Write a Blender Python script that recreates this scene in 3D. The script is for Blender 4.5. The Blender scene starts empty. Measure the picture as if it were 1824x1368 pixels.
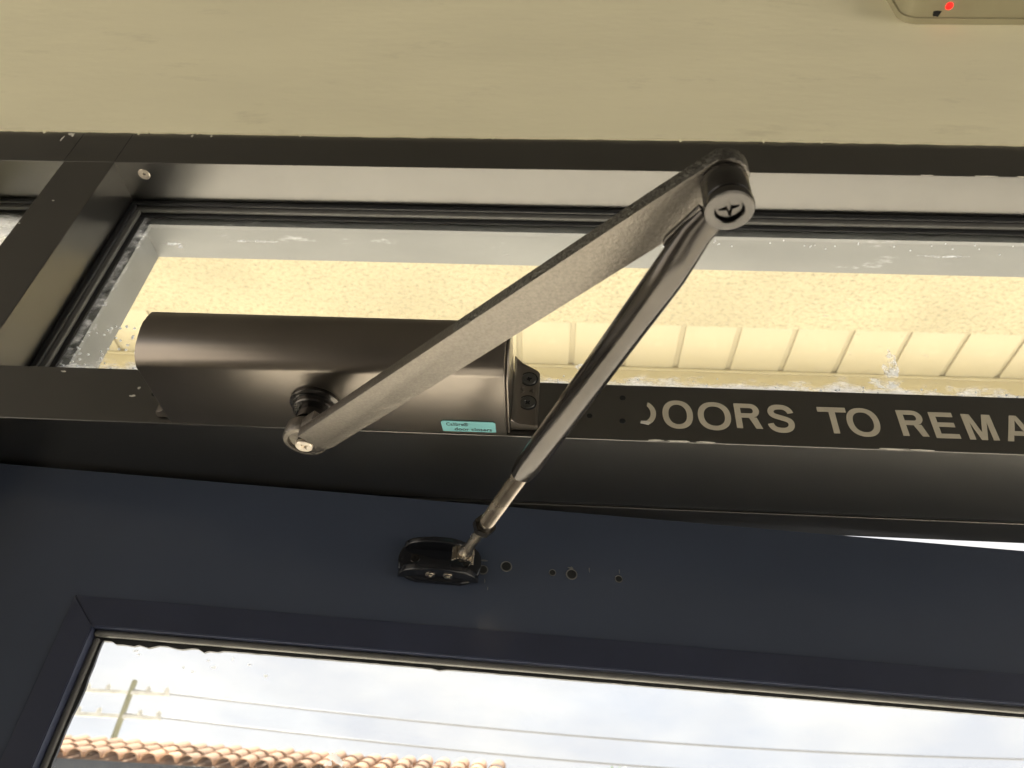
import bpy, bmesh, math, random
from mathutils import Vector, Matrix
from mathutils.geometry import tessellate_polygon
R = math.radians
random.seed(7)
sc = bpy.context.scene
COL = sc.collection

# ------------------------------------------------------------------ camera
CAMZ = 1.796424
cam_d = bpy.data.cameras.new('camera'); cam = bpy.data.objects.new('camera', cam_d); COL.objects.link(cam)
th, yw, rl = R(39.729), R(-4.1776), R(4.5317)
fwd = Vector((math.sin(yw)*math.cos(th), math.cos(yw)*math.cos(th), math.sin(th)))
rt = Vector((math.cos(yw), -math.sin(yw), 0)); up = rt.cross(fwd)
rt2 = math.cos(rl)*rt + math.sin(rl)*up; up2 = -math.sin(rl)*rt + math.cos(rl)*up
m = Matrix((rt2, up2, -fwd)).transposed().to_4x4(); m.translation = Vector((0, -0.42, CAMZ))
cam.matrix_world = m
cam_d.sensor_width = 36; cam_d.lens = 36*1346.9/1824
cam_d.clip_start = 0.02; cam_d.clip_end = 2000
cam_d.dof.use_dof = True; cam_d.dof.focus_distance = 0.52; cam_d.dof.aperture_fstop = 15
sc.camera = cam

# ------------------------------------------------------------------ world, sun, exposure
SUN_EL, SUN_AZ = R(48), R(-24)          # azimuth measured from +Y towards +X
sdir = Vector((math.sin(SUN_AZ)*math.cos(SUN_EL), math.cos(SUN_AZ)*math.cos(SUN_EL), math.sin(SUN_EL)))
w = bpy.data.worlds.new('World'); sc.world = w; w.use_nodes = True
nt = w.node_tree; N = nt.nodes; Lk = nt.links
for n in list(N): N.remove(n)
out = N.new('ShaderNodeOutputWorld'); bg = N.new('ShaderNodeBackground'); bg.inputs[1].default_value = 0.05
sky = N.new('ShaderNodeTexSky'); sky.sky_type = 'NISHITA'; sky.sun_disc = False
sky.sun_elevation = SUN_EL; sky.sun_rotation = SUN_AZ; sky.air_density = 1.2; sky.dust_density = 2.0
tc = N.new('ShaderNodeTexCoord'); mp = N.new('ShaderNodeMapping'); mp.inputs['Scale'].default_value = (1, 1, 2.6)
n1 = N.new('ShaderNodeTexNoise'); n1.inputs['Scale'].default_value = 3.2; n1.inputs['Detail'].default_value = 7; n1.inputs['Roughness'].default_value = .55
cr = N.new('ShaderNodeValToRGB'); cr.color_ramp.elements[0].position = .30; cr.color_ramp.elements[0].color = (.88,.88,.88,1)
cr.color_ramp.elements[1].position = .55; cr.color_ramp.elements[1].color = (1,1,1,1)
n2 = N.new('ShaderNodeTexNoise'); n2.inputs['Scale'].default_value = 6; n2.inputs['Detail'].default_value = 6
c2 = N.new('ShaderNodeValToRGB'); c2.color_ramp.elements[0].position = .36; c2.color_ramp.elements[0].color = (3.9,3.95,4.25,1)
c2.color_ramp.elements[1].position = .62; c2.color_ramp.elements[1].color = (4.9,4.8,4.75,1)
mx = N.new('ShaderNodeMix'); mx.data_type = 'RGBA'
Lk.new(tc.outputs['Generated'], mp.inputs[0]); Lk.new(mp.outputs[0], n1.inputs['Vector']); Lk.new(mp.outputs[0], n2.inputs['Vector'])
Lk.new(n1.outputs[0], cr.inputs[0]); Lk.new(n2.outputs[0], c2.inputs[0])
Lk.new(cr.outputs[0], mx.inputs[0]); Lk.new(sky.outputs[0], mx.inputs[6]); Lk.new(c2.outputs[0], mx.inputs[7])
Lk.new(mx.outputs[2], bg.inputs[0]); Lk.new(bg.outputs[0], out.inputs[0])
sd = bpy.data.lights.new('sun', 'SUN'); sd.energy = 5.0; sd.angle = R(.5); sd.color = (1, .95, .86)
so = bpy.data.objects.new('sun', sd); COL.objects.link(so); so.rotation_euler = sdir.to_track_quat('Z', 'Y').to_euler()
sc.view_settings.view_transform = 'Standard'; sc.view_settings.look = 'None'
sc.view_settings.exposure = 2.25; sc.view_settings.gamma = 1
sc.cycles.max_bounces = 12; sc.cycles.diffuse_bounces = 6; sc.cycles.glossy_bounces = 6; sc.cycles.transparent_max_bounces = 16
sc.cycles.sample_clamp_indirect = 6

# ------------------------------------------------------------------ materials
def mat(name, col, rough=.5, metal=0, spec=.5, var=0, vscale=20, bump=0, bscale=200, bdist=.0005, rvar=0, stretch=(1,1,1), coat=0, dirt=None, speck=None):
    mm = bpy.data.materials.new(name); mm.use_nodes = True
    t = mm.node_tree; n = t.nodes; l = t.links; p = n['Principled BSDF']
    p.inputs['Base Color'].default_value = (*col, 1); p.inputs['Roughness'].default_value = rough
    p.inputs['Metallic'].default_value = metal; p.inputs['Specular IOR Level'].default_value = spec
    p.inputs['Coat Weight'].default_value = coat
    tcn = n.new('ShaderNodeTexCoord'); mpn = n.new('ShaderNodeMapping'); mpn.inputs['Scale'].default_value = stretch
    l.new(tcn.outputs['Object'], mpn.inputs[0])
    last = None
    if var:
        nz = n.new('ShaderNodeTexNoise'); nz.inputs['Scale'].default_value = vscale; nz.inputs['Detail'].default_value = 6
        l.new(mpn.outputs[0], nz.inputs['Vector'])
        r = n.new('ShaderNodeMapRange'); r.inputs[1].default_value = .3; r.inputs[2].default_value = .7
        r.inputs[3].default_value = 1-var; r.inputs[4].default_value = 1+var; l.new(nz.outputs[0], r.inputs[0])
        hs = n.new('ShaderNodeVectorMath'); hs.operation = 'SCALE'; hs.inputs[0].default_value = col; l.new(r.outputs[0], hs.inputs['Scale'])
        l.new(hs.outputs[0], p.inputs['Base Color']); last = hs.outputs[0]
        if rvar:
            r2 = n.new('ShaderNodeMapRange'); r2.inputs[1].default_value = .3; r2.inputs[2].default_value = .7
            r2.inputs[3].default_value = rough-rvar; r2.inputs[4].default_value = rough+rvar
            l.new(nz.outputs[0], r2.inputs[0]); l.new(r2.outputs[0], p.inputs['Roughness'])
    if dirt:      # (colour, noise scale, lo, hi)
        dc, ds, lo, hi = dirt
        nz = n.new('ShaderNodeTexNoise'); nz.inputs['Scale'].default_value = ds; nz.inputs['Detail'].default_value = 8; nz.inputs['Roughness'].default_value = .7
        l.new(mpn.outputs[0], nz.inputs['Vector'])
        r = n.new('ShaderNodeMapRange'); r.inputs[1].default_value = lo; r.inputs[2].default_value = hi; l.new(nz.outputs[0], r.inputs[0])
        mxx = n.new('ShaderNodeMix'); mxx.data_type = 'RGBA'; mxx.inputs[7].default_value = (*dc, 1)
        if last: l.new(last, mxx.inputs[6])
        else: mxx.inputs[6].default_value = (*col, 1)
        l.new(r.outputs[0], mxx.inputs[0]); l.new(mxx.outputs[2], p.inputs['Base Color'])
    if bump:
        nb = n.new('ShaderNodeTexNoise'); nb.inputs['Scale'].default_value = bscale; nb.inputs['Detail'].default_value = 4
        l.new(mpn.outputs[0], nb.inputs['Vector'])
        b = n.new('ShaderNodeBump'); b.inputs['Strength'].default_value = bump; b.inputs['Distance'].default_value = bdist
        l.new(nb.outputs[0], b.inputs['Height']); l.new(b.outputs[0], p.inputs['Normal'])
    return mm

def glass_mat(name, seed, edges, amount=1.0):
    """clear pane with dried paint and dust towards the listed edges: (axis, position, sign, reach)"""
    mm = bpy.data.materials.new(name); mm.use_nodes = True
    t = mm.node_tree; n = t.nodes; l = t.links; n.remove(n['Principled BSDF']); o = n['Material Output']
    tr = n.new('ShaderNodeBsdfTransparent'); tr.inputs[0].default_value = (.97,.98,.97,1)
    gl = n.new('ShaderNodeBsdfGlossy'); gl.inputs['Roughness'].default_value = .02
    m1 = n.new('ShaderNodeMixShader'); m1.inputs[0].default_value = .035
    l.new(tr.outputs[0], m1.inputs[1]); l.new(gl.outputs[0], m1.inputs[2])
    df = n.new('ShaderNodeBsdfDiffuse'); df.inputs[0].default_value = (.8,.82,.85,1)
    tl = n.new('ShaderNodeBsdfTranslucent'); tl.inputs[0].default_value = (.8,.82,.85,1)
    md = n.new('ShaderNodeMixShader'); md.inputs[0].default_value = .6; l.new(df.outputs[0], md.inputs[1]); l.new(tl.outputs[0], md.inputs[2])
    tcn = n.new('ShaderNodeTexCoord')
    nz = n.new('ShaderNodeTexNoise'); nz.inputs['Scale'].default_value = 90; nz.inputs['Detail'].default_value = 6; nz.inputs['Roughness'].default_value = .65
    mpn = n.new('ShaderNodeMapping'); mpn.inputs['Location'].default_value = (seed, 0, seed*2); mpn.inputs['Scale'].default_value = (.55, 1, 1)
    l.new(tcn.outputs['Object'], mpn.inputs[0]); l.new(mpn.outputs[0], nz.inputs['Vector'])
    nb = n.new('ShaderNodeTexNoise'); nb.inputs['Scale'].default_value = 11; nb.inputs['Detail'].default_value = 3; l.new(mpn.outputs[0], nb.inputs['Vector'])
    sp = n.new('ShaderNodeSeparateXYZ'); l.new(tcn.outputs['Object'], sp.inputs[0])
    acc = None
    for ax, pos, sgn, reach, *wt in edges:
        a = n.new('ShaderNodeMapRange'); l.new(sp.outputs[ax], a.inputs[0])
        a.inputs[1].default_value = pos; a.inputs[2].default_value = pos + sgn*reach; a.inputs[3].default_value = wt[0] if wt else 1; a.inputs[4].default_value = 0
        pw = n.new('ShaderNodeMath'); pw.operation = 'POWER'; pw.inputs[1].default_value = 2.2; l.new(a.outputs[0], pw.inputs[0])
        if acc is None: acc = pw.outputs[0]
        else:
            mm2 = n.new('ShaderNodeMath'); mm2.operation = 'MAXIMUM'; l.new(acc, mm2.inputs[0]); l.new(pw.outputs[0], mm2.inputs[1]); acc = mm2.outputs[0]
    # threshold of the noise falls towards the edge
    ad = n.new('ShaderNodeMath'); ad.operation = 'MULTIPLY_ADD'; ad.inputs[1].default_value = .42*amount; l.new(acc, ad.inputs[0]); l.new(nz.outputs[0], ad.inputs[2])
    ad2 = n.new('ShaderNodeMath'); ad2.operation = 'MULTIPLY_ADD'; ad2.inputs[1].default_value = .22; l.new(nb.outputs[0], ad2.inputs[0]); l.new(ad.outputs[0], ad2.inputs[2])
    r = n.new('ShaderNodeMapRange'); r.inputs[1].default_value = .80; r.inputs[2].default_value = 1.02; r.inputs[3].default_value = .025; r.inputs[4].default_value = .8
    l.new(ad2.outputs[0], r.inputs[0])
    m2 = n.new('ShaderNodeMixShader'); l.new(r.outputs[0], m2.inputs[0]); l.new(m1.outputs[0], m2.inputs[1]); l.new(md.outputs[0], m2.inputs[2])
    l.new(m2.outputs[0], o.inputs[0]); return mm

M = {}
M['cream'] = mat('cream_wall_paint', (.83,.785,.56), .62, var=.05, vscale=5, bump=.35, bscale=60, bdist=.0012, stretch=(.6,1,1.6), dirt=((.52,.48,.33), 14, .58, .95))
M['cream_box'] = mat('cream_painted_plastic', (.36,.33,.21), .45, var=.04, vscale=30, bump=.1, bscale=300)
M['frame'] = mat('bronze_frame_paint', (.150,.147,.140), .28, metal=.95, var=.03, vscale=18)
M['frame_out'] = mat('weathered_grey_frame', (.20,.205,.20), .5, metal=.2, var=.15, vscale=14, stretch=(.4,1,1), bump=.1, dirt=((.62,.65,.68), 35, .6, .8))
M['door'] = mat('navy_charcoal_door_paint', (.046,.058,.088), .22, var=.05, vscale=12)
M['door_bead'] = mat('navy_bead_paint', (.028,.034,.060), .30, var=.1, vscale=20)
M['gasket'] = mat('black_rubber_gasket', (.02,.021,.023), .33, var=.05, vscale=60)
M['gasket_grey'] = mat('grey_rubber_gasket', (.11,.11,.105), .32, var=.15, vscale=60)
M['closer'] = mat('satin_bronze_cover_paint', (.205,.183,.160), .31, metal=.95, var=.05, vscale=24, dirt=((.30,.27,.24), 46, .66, 1.0))
M['arm'] = mat('sanded_bronze_powder_coat', (.165,.150,.130), .42, metal=.95, var=.14, vscale=650, bump=.7, bscale=750, bdist=.0004)
M['arm_edge'] = mat('rough_cast_arm_edge', (.13,.125,.11), .38, metal=.9, var=.5, vscale=700, bump=1, bscale=650, bdist=.0012, dirt=((.34,.33,.29), 520, .60, .72))
M['steel_dark'] = mat('blackened_steel', (.075,.071,.067), .22, metal=.9, var=.2, vscale=60, rvar=.06)
M['tube'] = mat('glossy_dark_tube_paint', (.068,.062,.056), .17, metal=.8, var=.12, vscale=40, stretch=(1,1,1), rvar=.05)
M['steel'] = mat('bright_steel', (.46,.41,.34), .25, metal=1, var=.15, vscale=90, rvar=.05)
M['screw'] = mat('zinc_screw', (.62,.56,.48), .35, metal=.8, var=.12, vscale=200)
M['screw_dark'] = mat('dark_screw', (.10,.10,.095), .35, metal=.6, var=.15, vscale=200)
M['black'] = mat('black_recess', (.004,.006,.007), .6)
M['shoe'] = mat('black_gloss_shoe', (.010,.011,.014), .20, var=.2, vscale=60)
M['label'] = mat('teal_sticker', (.17,.42,.45), .45, var=.06, vscale=80)
M['ink'] = mat('black_print', (.015,.03,.035), .5)
M['letter'] = mat('cream_vinyl_lettering', (.50,.46,.36), .5, var=.05, vscale=80, dirt=((.35,.33,.27), 120, .6, .85))
M['chip'] = mat('bare_primer_chip', (.62,.60,.54), .6, var=.15, vscale=200)
M['paving'] = mat('tan_paving', (.63,.585,.52), .85, var=.15, vscale=1.2, bump=.3, bscale=20, bdist=.004, dirt=((.33,.28,.22), 2.5, .5, .8))
M['added_floor'] = mat('pale_added_floor', (.42,.39,.35), .8, var=.15, vscale=3)  # pale surface, out of view, added for its bounce light
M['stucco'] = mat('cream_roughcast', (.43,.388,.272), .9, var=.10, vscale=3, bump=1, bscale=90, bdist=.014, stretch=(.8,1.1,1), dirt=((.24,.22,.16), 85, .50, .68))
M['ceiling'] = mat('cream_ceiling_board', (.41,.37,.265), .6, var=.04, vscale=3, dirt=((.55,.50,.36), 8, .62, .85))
M['added_canopy'] = mat('dark_added_lining', (.12,.115,.10), .7, var=.06, vscale=2)  # dark lining of unseen surfaces added to set the reflections
M['tile'] = mat('terracotta_tile', (.42,.25,.15), .95, spec=.15, var=.22, vscale=2.2, bump=.3, bscale=12, bdist=.01)
M['gutter'] = mat('slate_gutter', (.022,.027,.036), .4, var=.2, vscale=5)
M['render'] = mat('pale_house_render', (.55,.50,.40), .85, var=.08, vscale=2)
M['pole'] = mat('weathered_pole_timber', (.20,.20,.13), .85, var=.25, vscale=6, stretch=(3,3,.3))
M['pale'] = mat('weathered_pale_timber', (.42,.42,.40), .8, var=.2, vscale=6)
M['cable'] = mat('pale_grey_cable', (.17,.175,.185), .6, var=.05, vscale=1)
sm = bpy.data.materials.new('milky_smear'); sm.use_nodes = True; t_ = sm.node_tree; n_ = t_.nodes; n_.remove(n_['Principled BSDF'])
a_ = n_.new('ShaderNodeBsdfTransparent'); b_ = n_.new('ShaderNodeBsdfTranslucent'); b_.inputs[0].default_value = (.85,.88,.92,1); d_ = n_.new('ShaderNodeBsdfDiffuse'); d_.inputs[0].default_value = (.85,.88,.92,1)
m1_ = n_.new('ShaderNodeMixShader'); t_.links.new(b_.outputs[0], m1_.inputs[1]); t_.links.new(d_.outputs[0], m1_.inputs[2])
m2_ = n_.new('ShaderNodeMixShader'); nz_ = n_.new('ShaderNodeTexNoise'); nz_.inputs['Scale'].default_value = 140; nz_.inputs['Detail'].default_value = 5
tc_ = n_.new('ShaderNodeTexCoord'); t_.links.new(tc_.outputs['Object'], nz_.inputs['Vector'])
mr_ = n_.new('ShaderNodeMapRange'); mr_.inputs[1].default_value = .40; mr_.inputs[2].default_value = .72; mr_.inputs[3].default_value = .03; mr_.inputs[4].default_value = .75; t_.links.new(nz_.outputs[0], mr_.inputs[0])
t_.links.new(mr_.outputs[0], m2_.inputs[0]); t_.links.new(a_.outputs[0], m2_.inputs[1]); t_.links.new(m1_.outputs[0], m2_.inputs[2]); t_.links.new(m2_.outputs[0], n_['Material Output'].inputs[0])
M['smear'] = sm
dm = sm.copy(); dm.name = 'dried_droplets'; M['drop'] = dm
for q in dm.node_tree.nodes:
    if q.type == 'MAP_RANGE': q.inputs[3].default_value = .55; q.inputs[4].default_value = .95
M['leaf'] = mat('bright_green_leaf', (.10,.20,.035), .6, var=.4, vscale=3)
M['bark'] = mat('brown_bark', (.12,.085,.06), .9, var=.3, vscale=8)
led = bpy.data.materials.new('red_led'); led.use_nodes = True
p_ = led.node_tree.nodes['Principled BSDF']; p_.inputs['Base Color'].default_value = (.9,.02,.01,1)
p_.inputs['Emission Color'].default_value = (1,.004,.004,1); p_.inputs['Emission Strength'].default_value = .7
M['led'] = led
M['glass_top'] = glass_mat('dusty_toplight_glass', 3.1, [(2, 2.1945, 1, .030), (2, 2.402, -1, .04,.45), (0, -.424, 1, .022,.9)], 1.0)
M['glass_door'] = glass_mat('door_glass', 8.3, [(2, 1.972, -1, .012)], .45)

# ------------------------------------------------------------------ helpers
def base_of(o):
    v = Vector((0,0,0))
    while o is not None:
        v += o.location; o = o.parent
    return v
def thing(name, loc, label=None, cat=None, group=None, kind=None):
    o = bpy.data.objects.new(name, None); o.empty_display_size = .05; COL.objects.link(o); o.location = loc
    tag(o, label, cat, group, kind); return o
def tag(o, label=None, cat=None, group=None, kind=None):
    if label: o['label'] = label
    if cat: o['category'] = cat
    if group: o['group'] = group
    if kind: o['kind'] = kind
    return o
def obj(name, bm, mt, parent=None, label=None, smooth=False, loc=None, kind=None):
    """bm holds world coordinates; they are made local to the parent (or to loc)"""
    b = base_of(parent)
    bmesh.ops.recalc_face_normals(bm, faces=bm.faces)
    if loc is not None: bmesh.ops.translate(bm, verts=bm.verts, vec=-Vector(loc))
    else: bmesh.ops.translate(bm, verts=bm.verts, vec=-b)
    me = bpy.data.meshes.new(name); bm.to_mesh(me); bm.free()
    me.materials.append(mt)
    if smooth:
        me.polygons.foreach_set('use_smooth', [True]*len(me.polygons))
        me.set_sharp_from_angle(angle=R(35))
    o = bpy.data.objects.new(name, me); COL.objects.link(o)
    if parent: o.parent = parent
    if loc is not None: o.location = Vector(loc) - b
    if label: o['label'] = label
    if kind: o['kind'] = kind
    return o
def dup(o, parent, loc, rot=None, name=None):
    """another object on the same mesh; loc in world coordinates"""
    c = o.copy(); COL.objects.link(c); c.parent = parent; c.location = Vector(loc) - base_of(parent)
    if rot: c.rotation_euler = rot
    return c
def box(x0,x1,y0,y1,z0,z1,bev=0,seg=2,bm=None):
    b = bmesh.new()
    v = [b.verts.new(p) for p in ((x0,y0,z0),(x1,y0,z0),(x1,y1,z0),(x0,y1,z0),(x0,y0,z1),(x1,y0,z1),(x1,y1,z1),(x0,y1,z1))]
    for f in ((0,3,2,1),(4,5,6,7),(0,1,5,4),(1,2,6,5),(2,3,7,6),(3,0,4,7)): b.faces.new([v[i] for i in f])
    if bev: bmesh.ops.bevel(b, geom=list(b.edges), offset=bev, segments=seg, profile=.5, affect='EDGES')
    if bm is not None: merge(bm, b); return bm
    return b
def merge(dst, src):
    me = bpy.data.meshes.new('tmp'); src.to_mesh(me); src.free(); dst.from_mesh(me); bpy.data.meshes.remove(me)
def prism(pts, axis, a0, a1, bev=0, seg=2, bm=None):
    """extrude a closed 2-D outline. axis 0: pts (y,z); 1: pts (x,z); 2: pts (x,y)"""
    b = bmesh.new()
    def P(p, a): return {0:(a,p[0],p[1]),1:(p[0],a,p[1]),2:(p[0],p[1],a)}[axis]
    A = [b.verts.new(P(p,a0)) for p in pts]; B = [b.verts.new(P(p,a1)) for p in pts]
    f1 = b.faces.new(A); f2 = b.faces.new(B[::-1]); n = len(pts)
    for i in range(n): b.faces.new((A[i],B[i],B[(i+1)%n],A[(i+1)%n]))
    if bev:
        es = list(set(list(f1.edges)+list(f2.edges)))
        bmesh.ops.bevel(b, geom=es, offset=bev, segments=seg, profile=.5, affect='EDGES')
    if bm is not None: merge(bm, b); return bm
    return b
def frame_of(d):
    d = Vector(d).normalized(); a = Vector((0,0,1)) if abs(d.z) < .9 else Vector((1,0,0))
    u = d.cross(a).normalized(); return u, d.cross(u)
def lathe(prof, origin, axis, seg=32, bm=None):
    """prof: (radius, height along axis) from first to last, ends capped"""
    b = bmesh.new(); u, v = frame_of(axis); ax = Vector(axis).normalized(); o = Vector(origin); rings = []
    for r, h in prof:
        if r < 1e-7: rings.append([b.verts.new(o+ax*h)])
        else: rings.append([b.verts.new(o+ax*h+(u*math.cos(2*math.pi*i/seg)+v*math.sin(2*math.pi*i/seg))*r) for i in range(seg)])
    for a, c in zip(rings, rings[1:]):
        for i in range(seg):
            j = (i+1)%seg
            if len(a)==1 and len(c)==1: continue
            if len(a)==1: b.faces.new((a[0],c[i],c[j]))
            elif len(c)==1: b.faces.new((a[i],a[j],c[0]))
            else: b.faces.new((a[i],a[j],c[j],c[i]))
    if len(rings[0])>1: b.faces.new(rings[0][::-1])
    if len(rings[-1])>1: b.faces.new(rings[-1])
    if bm is not None: merge(bm, b); return bm
    return b
def sweep(path, sect, seg=24, bm=None, upv=(0,0,1)):
    """path of points; sect(t_index)->(rx, ry, squareness) ; rx across, ry along up"""
    b = bmesh.new(); P = [Vector(p) for p in path]; rings = []
    for k, p in enumerate(P):
        d = (P[min(k+1,len(P)-1)]-P[max(k-1,0)]).normalized()
        s = d.cross(Vector(upv)).normalized(); t = s.cross(d)
        rx, ry, q = sect[k]; e = 2/q
        ring = []
        for i in range(seg):
            a = 2*math.pi*i/seg; c, sn = math.cos(a), math.sin(a)
            ring.append(b.verts.new(p + s*(rx*math.copysign(abs(c)**e, c)) + t*(ry*math.copysign(abs(sn)**e, sn))))
        rings.append(ring)
    for a, c in zip(rings, rings[1:]):
        for i in range(seg): b.faces.new((a[i],a[(i+1)%seg],c[(i+1)%seg],c[i]))
    b.faces.new(rings[0][::-1]); b.faces.new(rings[-1])
    if bm is not None: merge(bm, b); return bm
    return b
def rrect(x0,x1,y0,y1,r,n=8):
    pts = []
    for cx,cy,a0 in ((x1-r,y1-r,0),(x0+r,y1-r,90),(x0+r,y0+r,180),(x1-r,y0+r,270)):
        for i in range(n+1):
            a = R(a0+90*i/n); pts.append((cx+r*math.cos(a), cy+r*math.sin(a)))
    return pts
def screw_bm(center, axis, r, h=.0012, cross=.55, depth=.0016, twist=0, dome=.0):
    """cross-head screw: centre of the visible face, axis pointing at the viewer"""
    b = bmesh.new(); u, v = frame_of(axis); ax = Vector(axis).normalized(); o = Vector(center)
    u, v = u*math.cos(twist)+v*math.sin(twist), -u*math.sin(twist)+v*math.cos(twist)
    n = 32
    circ = [(r*.93*math.cos(2*math.pi*i/n), r*.93*math.sin(2*math.pi*i/n)) for i in range(n)]
    a, c = r*cross, r*.13
    cr_ = [(a,c*.6),(c*1.5,c*1.5),(c*.6,a),(-c*.6,a),(-c*1.5,c*1.5),(-a,c*.6),(-a,-c*.6),(-c*1.5,-c*1.5),(-c*.6,-a),(c*.6,-a),(c*1.5,-c*1.5),(a,-c*.6)]
    P = lambda p, z: o+u*p[0]+v*p[1]+ax*z
    tris = tessellate_polygon([[Vector((*p,0)) for p in circ], [Vector((*p,0)) for p in cr_]])
    vs = [b.verts.new(P(p,0)) for p in circ+cr_]
    for t in tris:
        try: b.faces.new([vs[i] for i in t])
        except ValueError: pass
    K = vs[n:]; bot = [b.verts.new(P((p[0]*.45,p[1]*.45), -depth)) for p in cr_]
    for i in range(12): b.faces.new((K[i],K[(i+1)%12],bot[(i+1)%12],bot[i]))
    b.faces.new(bot)
    rim = [b.verts.new(P((p[0]/.93,p[1]/.93), -r*.07)) for p in circ]; low = [b.verts.new(P((p[0]/.93,p[1]/.93), -h)) for p in circ]
    for i in range(n):
        j = (i+1)%n
        b.faces.new((vs[i],vs[j],rim[j],rim[i])); b.faces.new((rim[i],rim[j],low[j],low[i]))
    b.faces.new(low)
    return b
def text_bm(s, bold=.0):
    cu = bpy.data.curves.new('t', 'FONT'); cu.body = s; cu.offset = bold; cu.resolution_u = 8; cu.size = 1
    o = bpy.data.objects.new('t', cu); COL.objects.link(o)
    me = o.to_mesh(); b = bmesh.new(); b.from_mesh(me); o.to_mesh_clear(); bpy.data.objects.remove(o); bpy.data.curves.remove(cu)
    return b
def fit_text(b, org, ux, uy, w, h, thick, nrm):
    xs = [v.co.x for v in b.verts]; ys = [v.co.y for v in b.verts]; x0,x1,y0,y1 = min(xs),max(xs),min(ys),max(ys)
    ux, uy, nrm, org = Vector(ux), Vector(uy), Vector(nrm), Vector(org)
    for v in b.verts:
        v.co = org + ux*((v.co.x-x0)/(x1-x0)*w) + uy*((v.co.y-y0)/(y1-y0)*h)
    bmesh.ops.remove_doubles(b, verts=b.verts, dist=1e-6)
    r = bmesh.ops.extrude_face_region(b, geom=list(b.faces))
    bmesh.ops.translate(b, verts=[g for g in r['geom'] if isinstance(g, bmesh.types.BMVert)], vec=nrm*thick)
    return b
def blob(cx, cz, rx, rz, n=11, jit=.35):
    pts = []
    for i in range(n):
        a = 2*math.pi*i/n; k = 1+random.uniform(-jit,jit); pts.append((cx+rx*k*math.cos(a), cz+rz*k*math.sin(a)))
    return pts

# ------------------------------------------------------------------ dimensions (metres)
ZB, ZT, ZH, ZTOP = 2.1, 2.14893, 2.41277, 2.463384   # transom bottom / top, head bottom / top
FD = .118                                            # frame depth
MX0, MX1 = -.489, -.4375                             # mullion

# ------------------------------------------------------------------ the setting
b = bmesh.new(); g = [b.verts.new(p) for p in ((-300,-300,0),(300,-300,0),(300,300,0),(-300,300,0))]; b.faces.new(g)
tag(obj('ground', b, M['paving']), kind='structure')

bw_ = obj('added_back_wall', box(-4.2,4.2,-4.8,-4.601,.013,3.2), M['added_canopy']); tag(bw_, kind='structure')  # unseen, added to close off the near side and keep reflections dark
fl = obj('added_floor', box(-14,14,-16,.0,.001,.012), M['added_floor']); tag(fl, kind='structure')  # unseen slab added to set bounce light and reflections on the near side
# painted wall over the frame, its lower edge brushed unevenly onto the frame
pts = []; x = -2.6
random.seed(3)
while x < 2.6:
    dz = random.uniform(-.0006,.0006)+.0007*math.sin(x*9)
    pts.append((x, ZTOP+dz))
    if random.random() < .10:
        s = random.uniform(-.0035,.004); pts.append((x+.0012, ZTOP+dz+s)); pts.append((x+.003, ZTOP+dz)); x += .003
    x += random.uniform(.006,.014)
wall = thing('wall', (0,0,2.463), 'plain cream painted wall above the dark window frame', 'wall')
obj('wall_surface', prism(pts+[(2.6,3.12),(-2.6,3.12)], 1, -.0022, .0), M['cream'], wall)
obj('wall_core', box(-2.6,2.6,.0005,.1175,ZTOP+.006,3.6), M['cream'], wall)
for sx in (-1, 1):
    s0, s1 = (-2.6,-.60) if sx < 0 else (1.30,2.6)
    obj('wall_pier', box(s0,s1,.0005,.1175,.001,ZTOP+.004), M['cream'], wall)
# canopy over the near side, unseen, added to shade the wall and darken reflections
cn = obj('added_canopy', box(-4.2,4.2,-4.6,-.003,3.125,3.2), M['added_canopy']); tag(cn, kind='structure')

# ------------------------------------------------------------------ the frame
fr = thing('window_frame', (0,0,0), 'dark bronze frame with toplight panes over the door, lettered on its transom', 'frame')
XL, XR = -1.05, 1.25
head = obj('head_rail', box(XL,XR,0,.052,ZH,ZTOP+.004,.0006), M['frame'], fr)
obj('head_rail_outer', box(XL,XR,.0522,FD,ZH-.003,ZTOP+.004), M['frame_out'], fr, label='weathered grey outer half of the head rail')
trn = obj('transom_bar', box(XL,XR,0,.084,ZB,ZT,.0006), M['frame'], fr)
obj('transom_bar_outer', box(XL,XR,.0885,.1172,ZB,ZT-.002,.0006), M['frame'], fr)
obj('weather_strip', box(XL,XR,.0842,.0883,ZB+.0015,ZT-.003), M['gasket'], fr)
obj('mullion', box(MX0,MX1,.0004,.052,ZT+.0002,ZTOP+.004,.0006), M['frame'], fr)
obj('mullion_outer', box(MX0+.001,MX1-.001+.001,.0522,FD,ZT,ZTOP+.003), M['frame_out'], fr, label='weathered grey outer half of the mullion')
obj('jamb', box(-.60,-.4375,.0004,FD,0.002,ZB-.0004,.001), M['frame'], fr)
obj('jamb', box(1.20,1.32,.0004,FD,0.002,ZB-.0004,.001), M['frame'], fr)
# painted-over joint between mullion and head rail
for xj, xk in ((MX0, -.0), (MX1, 0)):
    obj('joint_line', box(xj-.0003,xj+.0003,-.00025,.0005,ZH+.0003,ZTOP-.002), M['gasket'], fr)
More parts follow.
